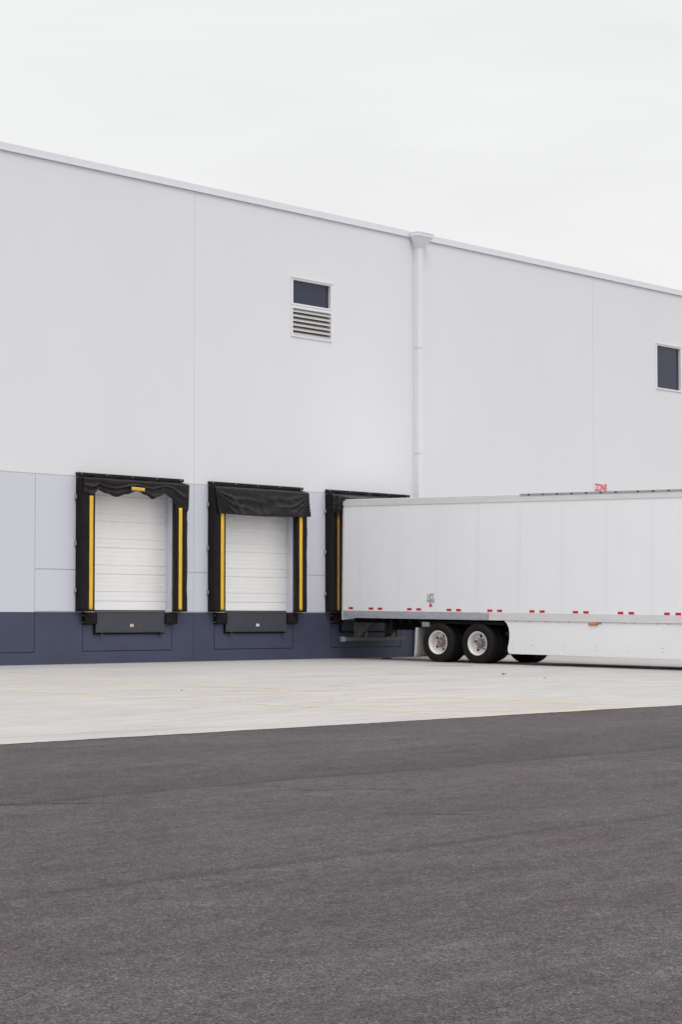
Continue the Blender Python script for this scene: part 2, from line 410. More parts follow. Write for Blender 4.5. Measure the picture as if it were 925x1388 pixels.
# ---------------------------------------------------------------- warehouse
WH = empty('warehouse', (46.65, 0, 0))
tag(WH, 'long white concrete warehouse with pale blue band and navy base, with dock doors', 'warehouse')
WO = (46.65, 0, 0)
BAYS = [33.97, 38.43, 42.92]
X_L, X_R, Z_T = -10.0, 130.0, 11.83
rects = []            # x0,x1,z0,z1,depth (None = opening)
for x in (2.0, 11.1, 20.0, 29.0, 37.93, 46.65, 55.73, 64.8, 73.9, 83.0, 92.0, 101.0): rects.append((x-.011, x+.011, 0.0, Z_T, .007))
rects.append((X_L, X_R, 4.42, 4.445, .012))
rects.append((32.71, 46.5, 2.21, 2.235, .012)); rects.append((32.70, 32.722, .29, 4.42, .012))
rects.append((29.4, 32.70, .28, .305, .018))
rects.append((32.71, 46.5, 1.225, 1.25, .012))
for x0 in BAYS:
    rects.append((x0+.23, x0+3.20, .29, .31, .03)); rects.append((x0+.23, x0+.25, .29, 1.225, .02)); rects.append((x0+3.18, x0+3.20, .29, 1.225, .02))
    rects.append((x0+.31, x0+3.24, 1.25, 4.2, None))
rects.append((41.56, 43.17, 8.55, 10.09, None)); rects.append((59.38, 60.92, 8.59, 10.08, None))
rects.append((77.5, 79.0, 8.59, 10.08, None))
xs = sorted({X_L, X_R} | {round(r[i], 4) for r in rects for i in (0, 1)}); zs = sorted({-.6, 1.225, 4.42, Z_T} | {round(r[i], 4) for r in rects for i in (2, 3)})
def depth_at(x, z):
    d = 0.0
    for r in rects:
        if r[0] < x < r[1] and r[2] < z < r[3]:
            if r[4] is None: return None
            d = max(d, r[4])
    return d
def zone(z): return 2 if z < 1.225 else (1 if z < 4.43 else 0)
b = MB(); DEP = .26
cells = {}
for i in range(len(xs)-1):
    for j in range(len(zs)-1):
        cells[i, j] = depth_at((xs[i]+xs[i+1])/2, (zs[j]+zs[j+1])/2)
for (i, j), d in cells.items():
    x0, x1, z0, z1 = xs[i], xs[i+1], zs[j], zs[j+1]; zn = zone((z0+z1)/2)
    if d is not None:
        b.quad((x0, d, z0), (x1, d, z0), (x1, d, z1), (x0, d, z1), zn+3 if d > 0 else zn)
    dd = DEP if d is None else d
    for di, dj in ((1, 0), (0, 1)):
        e_ = cells.get((i+di, j+dj), d); ee = DEP if e_ is None else e_
        if abs(ee-dd) > 1e-6:
            if di: b.quad((x1, dd, z0), (x1, ee, z0), (x1, ee, z1), (x1, dd, z1), zn)
            else: b.quad((x0, dd, z1), (x1, dd, z1), (x1, ee, z1), (x0, ee, z1), zn)
b.quad((X_L, 0, -.6), (X_L, 45, -.6), (X_L, 45, Z_T), (X_L, 0, Z_T)); b.quad((X_R, 0, -.6), (X_R, 45, -.6), (X_R, 45, Z_T), (X_R, 0, Z_T))
b.quad((X_L, 45, -.6), (X_R, 45, -.6), (X_R, 45, Z_T), (X_L, 45, Z_T))
b.build('wall', [M['wall_white'], M['wall_pale'], M['wall_navy'], M['groove'], M['groove_pale'], M['groove_navy']], WH, WO)
b = MB(); b.quad((X_L, .3, 11.5), (X_R, .3, 11.5), (X_R, 44.7, 11.5), (X_L, 44.7, 11.5)); b.quad((X_L, .3, 11.5), (X_R, .3, 11.5), (X_R, .3, 11.83), (X_L, .3, 11.83))
b.build('roof', M['roof'], WH, WO)
b = MB(); x = X_L + 1.1                 # coping lengths with a thin gap between them
while x < X_R:
    x2 = min(x+3.04, X_R)
    b.box(x+.004, x2-.004, -.035, .36, 11.835, 12.01)
    b.box(x+.004, x2-.004, -.052, -.035, 11.830, 11.862)      # drip edge
    b.box(x2-.05, x2+.05, -.041, -.0355, 11.868, 12.012)     # cover plate
    x = x2
b.build('roof_coping', M['coping'], WH, WO)

def window(x0, x1, z0, z1, louver_z=None):
    o = empty('window', ((x0+x1)/2-WO[0], 0, z0), WH); of = ((x0+x1)/2, 0, z0)
    zb = louver_z or z0
    t = .05; b = MB()
    b.box(x0-.02, x0+t, -.03, .10, zb, z1+.02); b.box(x1-t, x1+.02, -.03, .10, zb, z1+.02)
    b.box(x0+t, x1-t, -.03, .10, z1-t, z1+.02); b.box(x0+t, x1-t, -.03, .10, zb, zb+t)
    b.box(x0-.05, x1+.05, -.055, -.031, z1+.0, z1+.03)
    b.build('frame', M['frame_white'], o, of, bevel=.004)
    b = MB(); b.quad((x0+t, .06, zb+t), (x1-t, .06, zb+t), (x1-t, .06, z1-t), (x0+t, .06, z1-t))
    b.build('pane', M['glass'], o, of)
    return o
window(41.56, 43.17, 8.55, 10.09, 9.37)
window(59.38, 60.92, 8.59, 10.08); window(77.5, 79.0, 8.59, 10.08)
# louvred vent under the first window
x0, x1, z0, z1 = 41.56, 43.17, 8.55, 9.36
LV = empty('louver_vent', ((x0+x1)/2-WO[0], 0, z0), WH); of = ((x0+x1)/2, 0, z0)
b = MB(); b.box(x0-.02, x0+.035, -.03, .10, z0-.02, z1); b.box(x1-.035, x1+.02, -.03, .10, z0-.02, z1)
b.box(x0+.035, x1-.035, -.03, .1, z0-.02, z0+.02); b.box(x0+.035, x1-.035, -.03, .1, z1-.07, z1)
b.build('frame', M['frame_white'], LV, of)
b = MB()
for k in range(6):
    zc = z0+.03+.122*k
    b.prism([(-.015, zc-.004), (-.015, zc+.024), (.095, zc+.115), (.10, zc+.10), (-.005, zc+.014), (-.005, zc-.004)], x0+.035, x1-.035)
b.build('slats', M['louver'], LV, of)
b = MB(); b.quad((x0, .16, z0), (x1, .16, z0), (x1, .16, z1), (x0, .16, z1)); b.build('backing', M['louver_dark'], LV, of)

def dock_door(x0):
    xa, xb = x0+.31, x0+3.24; o = empty('dock_door', ((xa+xb)/2-WO[0], .25, 1.27), WH); of = ((xa+xb)/2, .25, 1.27)
    prof = []                                   # (y, z) of the outer face from bottom to top
    Y = .235; marks = []
    for z in (1.49, 2.14, 2.775, 3.41, 4.04): marks.append((z, .022, .017))
    for z in (1.72, 2.355, 2.99, 3.59): marks.append((z, .017, .014))
    for z in (1.83, 1.93, 2.03, 2.46, 2.56, 2.67, 3.10, 3.20, 3.30, 3.70, 3.82, 3.93, 1.60, 2.25, 2.88, 3.50): marks.append((z, .005, .009))
    prof.append((Y, 1.275))
    for z, dp, hw in sorted(marks):
        prof += [(Y, z-hw), (Y+dp, z-hw*.4), (Y+dp, z+hw*.4), (Y, z+hw)]
    prof.append((Y, 4.22))
    b = MB()
    for (ya, za), (yb, zb) in zip(prof[:-1], prof[1:]): b.quad((xa+.02, ya, za), (xb-.02, ya, za), (xb-.02, yb, zb), (xa+.02, yb, zb))
    b.build('door_panels', M['door'], o, of)
    b = MB(); b.box(xa+.02, xb-.02, .215, .27, 1.252, 1.278); b.build('bottom_seal', M['rubber'], o, of)
    for u0, u1, w0, w1 in ((xb-.015, xb-.004, xb-.06, xb-.0155), (xa+.004, xa+.015, xa+.0155, xa+.06)):
        b = MB(); b.box(u0, u1, -.004, .232, 1.252, 4.195); b.box(w0, w1, .195, .232, 1.252, 4.195)
        b.build('door_frame', M['jamb'], o, of)
    b = MB(); b.quad((xa-.05, .30, 1.2), (xb+.05, .30, 1.2), (xb+.05, .30, 4.3), (xa-.05, .30, 4.3)); b.build('door_back', M['louver_dark'], o, of)
for x0 in BAYS: dock_door(x0)

# ---------------------------------------------------------------- dock seals
YF = -.235
def nz(x, y, z): return noise.noise(Vector((x, y, z)))
def pad(x0, side, seed):
    # cross-section from the wall outwards; side=+1 left pad (outer edge at x0), -1 right pad
    b = MB()
    sec = [(0, 0), (.004, YF*.5), (.0, YF+.02), (.02, YF), (.15, YF-.006), (.30, YF-.006), (.40, YF), (.42, YF+.02), (.37, YF*.5), (.31, 0)]
    n = 46
    def P(k, j):
        px, py = sec[k]; z = 1.245+(4.40-1.245)*j/n
        dent = 0 if py > -.01 else .012*nz(z*1.9+seed, k*.35, 2.1*side)+.006*nz(z*6, k*.9, seed)
        return (x0+side*(px+dent*.8), py+dent, z + (.0 if j else -.0))
    base = len(b.v)
    for j in range(n+1):
        for k in range(len(sec)): b.v.append(P(k, j))
    K = len(sec)
    for j in range(n):
        for k in range(K):
            k2 = (k+1) % K
            b.f.append((base+j*K+k, base+j*K+k2, base+(j+1)*K+k2, base+(j+1)*K+k)); b.m.append(0)
    b.f.append(tuple(base+k for k in range(K))); b.m.append(0)
    b.f.append(tuple(base+n*K+k for k in reversed(range(K)))); b.m.append(0)
    return b
def stripe(x0, side, ztop, seed):
    b = MB(); n = 40
    def fn(u, v):
        z = 1.285+(ztop-1.285)*v
        w_ = .004*nz(z*1.3, seed, 0)
        return (x0+side*(.212+.118*u+w_), YF-.016-.006*math.sin(u*math.pi), z)
    b.grid(fn, 3, n)
    return b
def interp(P, x):
    if x <= P[0][0]: return P[0][1]
    for (xa, ya), (xb, yb) in zip(P[:-1], P[1:]):
        if x <= xb:
            t = (x-xa)/(xb-xa); t = t*t*(3-2*t); return ya+(yb-ya)*t
    return P[-1][1]
def curtain(x0, kind):
    b = MB()
    if kind == 'swag':
        bot = [(-.02, 4.02), (.08, 3.99), (.24, 3.93), (.36, 3.98), (.47, 4.13), (.75, 4.05), (1.08, 3.98), (1.40, 4.06), (1.78, 4.16), (2.05, 4.07), (2.30, 3.98), (2.50, 4.05), (2.68, 4.12), (2.90, 4.04), (3.14, 3.86), (3.34, 3.76), (3.50, 3.70)]
        def fn(u, v):
            x = -.005+3.515*u; zb = interp(bot, x)
            if x > 3.42: zb += .02
            if v < .2:       # sloping top from the rail to the front
                t = v/.2; return (x0+x, .0-.0+(YF-.03)*t, 4.455-.075*t+.006*nz(x*3, v*5, 4))
            t = (v-.2)/.8; z = 4.38+(zb-4.38)*t
            sag = (4.38-z)
            rid = math.sin(2*math.pi*(1.15*t+.55*nz(x*1.1, t*1.5, 5))); f = (.026*(1-abs(rid))**1.0*2-.03)*min(1, t*3)+(.022*nz(x*2.2, z*5, 9)+.006*nz(x*6, z*14, 2))*(1-.7*max(0, t-.7)/.3)
            edge = min(1, abs(x-3.5)/.12, abs(x+.01)/.12)
            onpad = max(0, min(1, (x-2.95)/.15))+max(0, min(1, (.42-x)/.1)); tuck = -.01+.035*max(0, t-.8)/.2+.03*onpad*t
            return (x0+x, YF-.045-f*edge*min(1, t*2+.2)+tuck*.8, z)
        b.grid(fn, 150, 34)
    elif kind == 'flap':
        def fn(u, v):
            x = -.01+3.55*u
            if v < .15:
                t = v/.15; return (x0+x, (YF-.03)*t, 4.455-.075*t+.004*nz(x*3, v*5, 4))
            t = (v-.15)/.85
            zb = 3.72+.035*math.sin(math.pi*u)*-1+.03*u; z = 4.38+(zb-4.38)*t
            xx = x + t*(.09*(1-u)+.02*u)
            d1 = math.exp(-((u-.22-.30*t)/.030)**2)*(t*(1-t)*4)      # long diagonal creases
            d2 = math.exp(-((u-.92+.26*t)/.035)**2)*(t*(1-t)*4)
            d3 = math.exp(-((u-.10-.16*t)/.022)**2)*min(1, t*2)
            g_ = 1-(2*u-1)**2; ph = t/(.22+1.0*g_)+.25*nz(x*1.1, t*2, 8)
            f = .026*(1-abs(math.sin(2*math.pi*1.35*ph)))*min(1, t*4)*(1-.55*g_*g_)*2-.02+.03*d3+.030*nz(x*1.7+t*1.5, z*3, 6)+.018*nz(x*4, z*7+x, 1)+.008*nz(x*3-z*9, z*12+x*4, 3)
            f *= 1-.55*max(0, t-.8)/.2
            return (x0+xx, YF-.04-f*min(1, t*3)-.03*t, z)
        b.grid(fn, 140, 34)
    else:                   # pushed up onto the trailer roof
        def fn(u, v):
            x = -.015+3.54*u; on = 1/(1+math.exp(-(x-.26)/.02))*1/(1+math.exp((x-2.86)/.02))
            if v < .35:
                t = v/.35; return (x0+x, (YF-.04)*t, 4.455-(.075)*t+.01*nz(x*3, v*9, 4))
            t = (v-.35)/.65; f = .03*nz(x*3, t*6, 9)+.012*nz(x*9, t*9, 3)
            yh, zh = YF-.05-f*min(1, t*3), 4.38+(3.86+.05*math.sin(x*30)-4.38)*t        # hanging part beside the trailer
            yr, zr = YF-.04-.40*t, 4.38-.10*t+.012*nz(x*4, t*5, 2)               # part lying on the roof
            return (x0+x, yh+(yr-yh)*on, zh+(max(zr, 4.272)-zh)*on)
        b.grid(fn, 160, 30)
    return b
names = {0: 'black dock seal with a swagged head curtain round the leftmost dock door',
         1: 'black dock seal with a straight hanging head curtain round the middle dock door',
         2: 'black dock seal pressed behind the white trailer, its yellow stripe mostly covered'}
for i, x0 in enumerate(BAYS):
    kind = ('swag', 'flap', 'roof')[i]
    o = empty('dock_seal', (x0+1.765, 0, 1.245)); of = (x0+1.765, 0, 1.245)
    tag(o, names[i], 'dock seal', 'dock seals round the doors')
    for sgn, xe in ((1, x0), (-1, x0+3.51)):
        pb = pad(xe, sgn, i*3.3+sgn).build('side_pad', M['fabric'], o, of, smooth=True)
        stripe(xe, sgn, {0: 3.98 if sgn > 0 else 3.80, 1: 3.80, 2: 3.93}[i], i+sgn).build('yellow_stripe', M['yellow_shaded'] if i == 2 else M['yellow'], pb, smooth=True, solid=.006, off=of)
        for z in (1.74, 2.85, 3.95):
            bb = MB()
            xb = xe-.055*sgn
            bb.box(min(xb, xe+.0*sgn), max(xb, xe), -.045, -.001, z-.055, z+.055)
            bb.box(min(xb+.02*sgn, xb), max(xb+.02*sgn, xb), -.075, -.0455, z-.045, z+.045)
            xi = xe+.335*sgn
            bb.build('bracket', M['galv'], o, of)
            bb = MB(); bb.box(xi-.02, xi+.02, -.05, -.012, z-.03, z+.03); bb.build('clip', M['galv'], o, of)
    b = MB(); b.box(x0+.0, x0+3.53, -.20, -.001, 4.20, 4.40); b.build('head_pad', M['fabric'], o, of, bevel=.01)
    b = MB(); b.box(x0-.01, x0+3.53, -.075, -.001, 4.462, 4.53); b.box(x0-.01, x0+3.53, -.078, -.0755, 4.470, 4.477)
    b.build('head_rail', M['rubber'], o, of, bevel=.006)
    for k in range(5): b = MB(); b.cyl((x0+.10+k*.83, -.092, 4.497), .014, .016, 'y', 8); b.build('bolt', M['galv'], o, of)
    curtain(x0, kind).build('head_curtain', M['fabric_curtain'], o, of, smooth=True, solid=.006)
    if i == 0:
        b = MB()
        def fl(u, v):
            x = x0+1.49+.44*u; z = 4.235-.08*v+.004*math.sin(u*5)
            return (x, YF-.105-.01*math.sin(u*math.pi), z-.004*u)
        b.grid(fl, 10, 3); b.build('yellow_label', M['label_yellow'], o, of, smooth=True, solid=.008)

# ---------------------------------------------------------------- levelers and bumpers
which = ('leftmost', 'middle', 'rightmost')
for i, x0 in enumerate(BAYS):
    o = empty('dock_leveler', (x0+1.75, 0, .70)); of = (x0+1.75, 0, .70)
    tag(o, ('dark steel leveler lip hanging below the leftmost dock door', 'dark steel leveler lip below the middle dock door, with a white sticker',
            'leveler reaching into the tail of the parked trailer, blackened to stand for its shade')[i], 'dock leveler', 'leveler lips below the dock doors')
    xa, xb = x0+.61, x0+2.90
    b = MB()
    if i == 2: b.box(xa, xb, -.03, -.004, .735, 1.245); b.box(xa+.02, xb-.02, -.46, -.03, 1.285, 1.31); b.box(xa+.02, xb-.02, -.06, -.031, 1.20, 1.284)
    else: b.prism([(-.085, 1.245), (-.012, 1.245), (-.012, .735), (-.045, .735), (-.055, .76), (-.07, 1.2)], xa, xb); b.build('lip', M['steel_dark'] if i < 2 else M['under'], o, of, bevel=.004)  # black picked for the rightmost lip stands in for shade under the trailer
    b = MB(); b.box(xa-.035, xa-.004, -.05, -.001, .70, 1.20); b.box(xa-.03, xb+.0, -.03, -.001, .695, .733)
    b.build('pit_edge', M['under'], o, of)
    for xx in (xa+.17, xb-.13):
        b = MB(); b.box(xx-.035, xx+.035, -.095, -.031, .665, .70); b.cyl((xx-.05, -.062, .745), .018, .10, 'x', 10); b.build('lip_keeper', M['steel_dark'], o, of)
    if i < 2:
        b = MB(); xs_ = x0+1.78; b.box(xs_-.055, xs_-.005, -.068, -.058, .87, .945); b.box(xs_+.005, xs_+.055, -.068, -.058, .875, .94)
        b.build('sticker', M['sticker'] if i == 0 else M['sign'], o, of)
    for q, xx in enumerate((x0+.41, x0+3.085)):
        bo = empty('dock_bumper', (xx, 0, .93)); of2 = (xx, 0, .93)
        side = ('left', 'right')[q]
        tag(bo, f'black laminated rubber bumper at the {side} end of the {which[i]} dock leveler', 'dock bumper', 'rubber bumpers beside the leveler lips')
        b = MB(); n = 13
        for k in range(n):
            xk = xx-.18+k*.36/n; d = .004*random.random(); b.box(xk, xk+.36/n-.003, -.095-d, -.006, .955-d*2, 1.215+d)
        b.build('rubber_block', M['rubber'], bo, of2)
        b = Parts(); b.box(xx-.198, xx-.182, -.105, -.001, .945, 1.20); b.box(xx+.182, xx+.198, -.105, -.001, .945, 1.20)
        b.box(xx-.180, xx+.180, -.0055, -.001, .93, 1.22); b.build('mounting_plate', M['under'], bo, of2)
        if q == 0:
            b = Parts(); b.new().cyl((xx-.217, -.06, .985), .016, .02, 'x', 8); b.new().cyl((xx-.217, -.06, 1.15), .016, .02, 'x', 8)
            b.build('bolt', M['galv'], bo, of2)

# ---------------------------------------------------------------- downspout
o = empty('downspout', (46.83, -.1, 0)); of = (46.83, -.1, 0)
tag(o, 'square white downspout running down the wall from a flared box at the roof edge', 'downspout')
px0, px1 = 46.725, 46.94
for z0, z1 in ((0.05, 2.65), (2.66, 5.70), (5.71, 8.70), (8.71, 11.62)):
    b = MB(); b.box(px0, px1, -.175, -.003, z0, z1)
    b.box(px0-.0015, px1+.0015, -.1765, -.0028, z1-.04, z1-.004)
    b.build('pipe', M['pipe'], o, of, bevel=.006)
b = MB()
ax, bx, dy = 46.49, 47.19, -.36
b.box(ax, bx, dy, -.056, 11.855, 11.955)
b.box(ax-.012, bx+.012, dy-.012, -.056, 11.945, 11.968)
b.hexa([(px0-.01, -.19, 11.58), (px1+.01, -.19, 11.58), (px0-.01, -.002, 11.58), (px1+.01, -.002, 11.58),
        (ax+.012, dy+.012, 11.854), (bx-.012, dy+.012, 11.854), (ax+.012, -.057, 11.854), (bx-.012, -.057, 11.854)])
b.build('conductor_head', M['pipe'], o, of, bevel=.004)

# ---------------------------------------------------------------- sign
o = empty('wall_sign', (56.1, 0, 4.55)); of = (56.1, 0, 4.55)
tag(o, 'white wall sign with red word ZONE showing just above the trailer roof', 'sign')
b = MB(); b.box(55.74, 56.48, -.014, -.002, 4.55, 5.38); b.build('board', M['sign'], o, of, bevel=.004)
text_mesh('ZONE', M['sign_red'], .66, .235, (56.105, -.014, 5.075), (1, 0, 0), (0, 0, 1), 'lettering', o, of, .002, bold=.035)

# ---------------------------------------------------------------- trailer
TX, TY = 44.48, -8.0
T = empty('semi_trailer', (TX, TY, G*TY)); T.rotation_euler = (math.atan(G), 0, 0)
tag(T, 'long white box semi trailer backed up against the rightmost dock door', 'trailer')
TOF = (TX, TY, 0)
xn, xf = 43.18, 45.78; y0, y1 = -.35, -16.5
b = MB()
b.box(xn, xn+.03, y1, y0-.04, 1.295, 4.09); b.box(xf-.03, xf, y1, y0-.04, 1.295, 4.09)
b.box(xn+.03, xf-.03, y1, y1+.03, 1.295, 4.09)
b.build('side_wall', M['trailer'], T, TOF)
seams = [-.98]+[-.98-1.30*k for k in range(1, 12)]
b = MB(); b.box(-.002, -.0005, -.055, .055, 1.30, 4.082)
for off in (-.036, .036):
    for k in range(54):
        z = 1.33+k*.0508; b.hexa([(-.0055, off-.005, z-.005), (-.002, off-.008, z-.008), (-.0065, off+.005, z-.005), (-.003, off+.008, z-.008),
                                  (-.0065, off-.005, z+.005), (-.003, off-.008, z+.008), (-.0065, off+.005, z+.005), (-.003, off+.008, z+.008)], 1)
seam0 = b.build('seam_strip', [M['trailer'], M['trailer_rivet']], T)
k = 0
for ys_ in seams:
    for sg, xw in ((1, xn), (-1, xf)):
        if k == 0: q = seam0
        else:
            q = seam0.copy(); COL.objects.link(q); q.parent = T
        q.location = (xw-TX, ys_-TY, 0); q.rotation_euler = (0, 0, 0 if sg > 0 else math.pi); k += 1
b = MB(); b.box(xn+.02, xf-.02, y1, y0, 4.235, 4.262); b.build('roof', M['trailer'], T, TOF)
for sg, xw in ((1, xn), (-1, xf)):
    b = MB(); xa, xb = sorted((xw-.012*sg, xw+.06*sg))
    b.box(xa, xb, y1, y0-.62, 4.085, 4.252); b.box(xa, xb, y0-.618, y0-.03, 4.095, 4.225)
    xa, xb = sorted((xw-.018*sg, xw-.0125*sg)); b.box(xa, xb, y1, y0-.05, 4.082, 4.100)
    b.build('top_rail', M['alu'], T, TOF, bevel=.004)
b = MB(); b.box(xn-.022, xn-.0125, y1, -6.2, 4.215, 4.272)
for k in range(12):
    ys_ = -6.45-.43*k-(.2 if k > 6 else 0); b.box(xn-.027, xn-.0225, ys_-.05, ys_+.0, 4.226, 4.262, 1)
b.build('roof_edge_strip', [M['gasket'], M['under']], T, TOF)
for sg, xw in ((1, xn), (-1, xf)):
    xa, xb = sorted((xw-.014*sg, xw+.08*sg)); b = MB(); b.box(xa, xb, y1, -5.26, 1.105, 1.292); b.build('bottom_rail', M['alu'], T, TOF, bevel=.004)
for sg, xw in ((1, xn), (-1, xf)):
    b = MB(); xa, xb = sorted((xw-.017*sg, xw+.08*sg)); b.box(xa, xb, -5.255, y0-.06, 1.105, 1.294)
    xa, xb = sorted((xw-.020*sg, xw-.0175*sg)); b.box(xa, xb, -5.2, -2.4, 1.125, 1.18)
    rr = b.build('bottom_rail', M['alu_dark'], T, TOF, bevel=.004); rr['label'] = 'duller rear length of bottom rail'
b = MB(); b.box(xn+.08, xf-.08, y1, y0-.06, 1.10, 1.30); b.build('floor', M['under'], T, TOF)
b = MB()
for sg, xw in ((1, xn), (-1, xf)):
    xa, xb = sorted((xw-.01*sg, xw+.09*sg)); b.box(xa, xb, y0-.06, y0, 1.05, 4.20)
    xa, xb = sorted((xw-.004*sg, xw+.08*sg))
    b.hexa([(xa, y0-.42, 1.094), (xb, y0-.42, 1.094), (xa, y0-.061, 1.055), (xb, y0-.061, 1.055), (xa, y0-.42, 1.103), (xb, y0-.42, 1.103), (xa, y0-.061, 1.103), (xb, y0-.061, 1.103)])
b.box(xn+.09, xf-.09, y0-.06, y0, 4.02, 4.20); b.box(xn+.09, xf-.09, y0-.06, y0, 1.05, 1.28)
b.build('rear_frame', M['alu'], T, TOF, bevel=.003)
b = MB(); b.box(xn+.09, xf-.09, y0-.14, y0-.10, 1.28, 4.02); b.build('rear_door', M['trailer'], T, TOF)
# cross members, slider rails, suspension
b = MB(); y = -.75
while y > -16.2: b.box(xn+.09, xf-.09, y-.04, y+.04, .985, 1.10); y -= .31
b.box(43.93, 44.02, -8.0, -1.5, .80, .984); b.box(44.94, 45.03, -8.0, -1.5, .80, .984)
b.box(xn+.05, 43.9, -5.7, -2.95, .99, 1.06); b.box(45.06, xf-.05, -5.7, -2.95, .99, 1.06)
for yc in (-3.6, -4.87):
    for xx in (44.0, 44.96):
        b.box(xx-.05, xx+.05, yc-.55, yc+.55, .60, .67); b.box(xx-.07, xx+.07, yc-.08, yc+.08, .42, .80)
        for s_ in (-.6, .6): b.prism([(yc+s_-.12, .82), (yc+s_+.12, .82), (yc+s_+.05, .56), (yc+s_-.05, .56)], xx-.06, xx+.06)
for ys_ in (-1.55, -2.2, -2.9, -4.23, -6.3, -7.2): b.box(44.02, 44.94, ys_-.05, ys_+.05, .82, .95)
b.box(43.6, 45.4, -2.98, -2.93, .90, .98)
b.build('underframe', M['under'], T, TOF)
for yc in (-3.6, -4.87):
    b = MB(); b.cyl((43.3, yc, .51), .065, 2.36, 'x', 16); b.cyl((43.78, yc, .51), .2, .12, 'x', 20); b.cyl((45.06, yc, .51), .2, .12, 'x', 20)
    b.build('axle', M['under'], T, TOF, smooth=False)
b = Parts()
b.new().cyl((44.15, -6.6, .93), .10, .62, 'x', 16); b.new().cyl((44.3, -5.6, .72), .1, .4, 'x', 16); b.build('air_tank', M['under'], T, TOF)
# underride guard
b = MB(); b.box(43.12, 45.74, -.46, -.36, .475, .585); b.build('underride_guard', M['guard'], T, TOF, bevel=.012)
b = MB(); b.box(43.10, 43.19, -.475, -.352, .465, .595); b.build('guard_end_cap', M['galv'], T, TOF, bevel=.01)
for xx in (43.72, 45.02):
    b = MB(); b.box(xx-.06, xx-.01, -.46, -.37, .586, 1.05); b.prism([(-.461, .60), (-.461, 1.1), (-1.05, 1.1), (-1.0, 1.02), (-.56, .60)], xx-.045, xx-.02)
    b.box(xx+.05, xx+.10, -.72, -.66, .586, 1.05)
    b.build('guard_post', M['guard'], T, TOF)
b = MB(); b.box(45.15, 45.62, -.52, -.44, .83, 1.0); b.build('tail_light_box', M['flap'], T, TOF, bevel=.005)
# mud flaps
for xa, xb in ((43.19, 43.84), (45.12, 45.77)):
    b = MB()
    b.grid(lambda u, v: (xa+(xb-xa)*u, -2.885+.05*(1-v)**2+.015*math.sin(u*3), .13+.75*v), 6, 10)
    b.build('mud_flap', M['flap'], T, TOF, smooth=True, solid=.012)
b = MB(); b.box(xn+.01, xn+.20, -3.31, -3.08, .905, 1.03); b.build('fender_bracket', M['galv'], T, TOF, bevel=.01)
# wheels: built once, copied
def make_wheel(outer):
    wh = empty('wheel', (0, 0, 0))
    b = MB()
    prof = [(0.03, .285), (.012, .30), (-.002, .36), (-.006, .42), (.004, .465), (.018, .492), (.03, .505), (.045, .510)]
    for k in range(4):
        a = .06+k*.048; prof += [(a, .512), (a+.004, .500), (a+.012, .500), (a+.016, .512)]
    prof += [(.235, .510), (.25, .505), (.262, .492), (.276, .465), (.286, .42), (.282, .36), (.268, .30), (.25, .285)]
    b.lathe(prof, 72, closed=True); b.build('tyre', M['tyre'], wh, smooth=True)
    b = MB()
    if outer:
        prof = [(.02, .300), (.008, .306), (.003, .300), (.006, .290), (.022, .282), (.03, .268), (.055, .262), (.075, .255), (.14, .248), (.178, .236), (.192, .205), (.186, .165), (.174, .120), (.170, .03), (.170, .0)]
    else:
        prof = [(.02, .300), (.003, .306), (.006, .285), (.05, .262), (.12, .255), (.13, .2), (.10, .14), (.10, 0.0)]
    b.lathe(prof, 56); 
    prof2 = [(.27, .300), (.285, .306), (.28, .285), (.23, .262), (.17, .255), (.16, .24)]
    b.lathe(prof2, 40)
    b.build('rim', M['rim'], wh, smooth=True)
    if outer:
        b = MB()
        for k in range(5):
            a = 2*math.pi*k/5+.45; b.cyl((.176, .190*math.cos(a), .192*math.sin(a)), .034, .012, 'x', 14)
        b.build('hand_holes', M['hole'], wh)
        b = MB()
        b.lathe([(.185, .118), (.160, .118), (.152, .110), (.150, .090), (.105, .084), (.080, .074), (.070, .058), (.068, 0)], 28)
        for k in range(10):
            a = 2*math.pi*k/10; b.cyl((.142, .140*math.cos(a), .143*math.sin(a)), .017, .035, 'x', 6)
        b.build('hub', M['hub'], wh)
        b = MB(); b.cyl((.055, 0, 0), .026, .014, 'x', 14); b.build('hub_cap', M['red'], wh)
    return wh
wo, wi = make_wheel(True), make_wheel(False)
first = {True: wo, False: wi}; used = set()
for yc in (-3.6, -4.87):
    for outer, side in ((True, 1), (False, 1), (False, -1), (True, -1)):
        src = first[outer]
        o = src if outer not in used else copy_tree(src)
        used.add(outer); o.parent = T
        xx = {(True, 1): 43.20, (False, 1): 43.53, (False, -1): 45.43, (True, -1): 45.76}[outer, side]
        o.location = (xx-TX, yc-TY, .511); o.rotation_euler = (.3*yc*side, 0, 0 if side > 0 else math.pi)
# side skirts
def skirt(xw):
    b = MB()
    outl = [(-5.72, 1.10), (-5.80, 1.03), (-5.86, .93), (-5.885, .80), (-5.885, .66), (-5.86, .52), (-5.835, .42), (-5.84, .34), (-5.87, .295), (-5.93, .275)]
    yr = -13.6
    b.prism(outl+[(yr, .275), (yr-.2, 1.10)], xw, xw+.008)
    o = b.build('side_skirt', M['skirt'], T, TOF)
    sg = 1 if xw > TX else -1
    def dot(y, z, r=.011):
        xs_ = xw+.008 if sg > 0 else xw-.006
        b = MB(); b.cyl((xs_, y, z), r, .006, 'x', 8); b.build('bolt', M['hub'], o, TOF)
    for y in [-5.98]+[-7.52-.955*k for k in range(7)]: dot(y, .51); dot(y, .415)
    dot(-6.57, .50)
    for y in (-6.1, -6.5, -7.0, -7.37, -7.68, -8.63, -9.29, -9.58, -10.22, -10.53, -11.2, -11.9, -12.6): dot(y, 1.088, .014)
skirt(43.195); skirt(45.757)
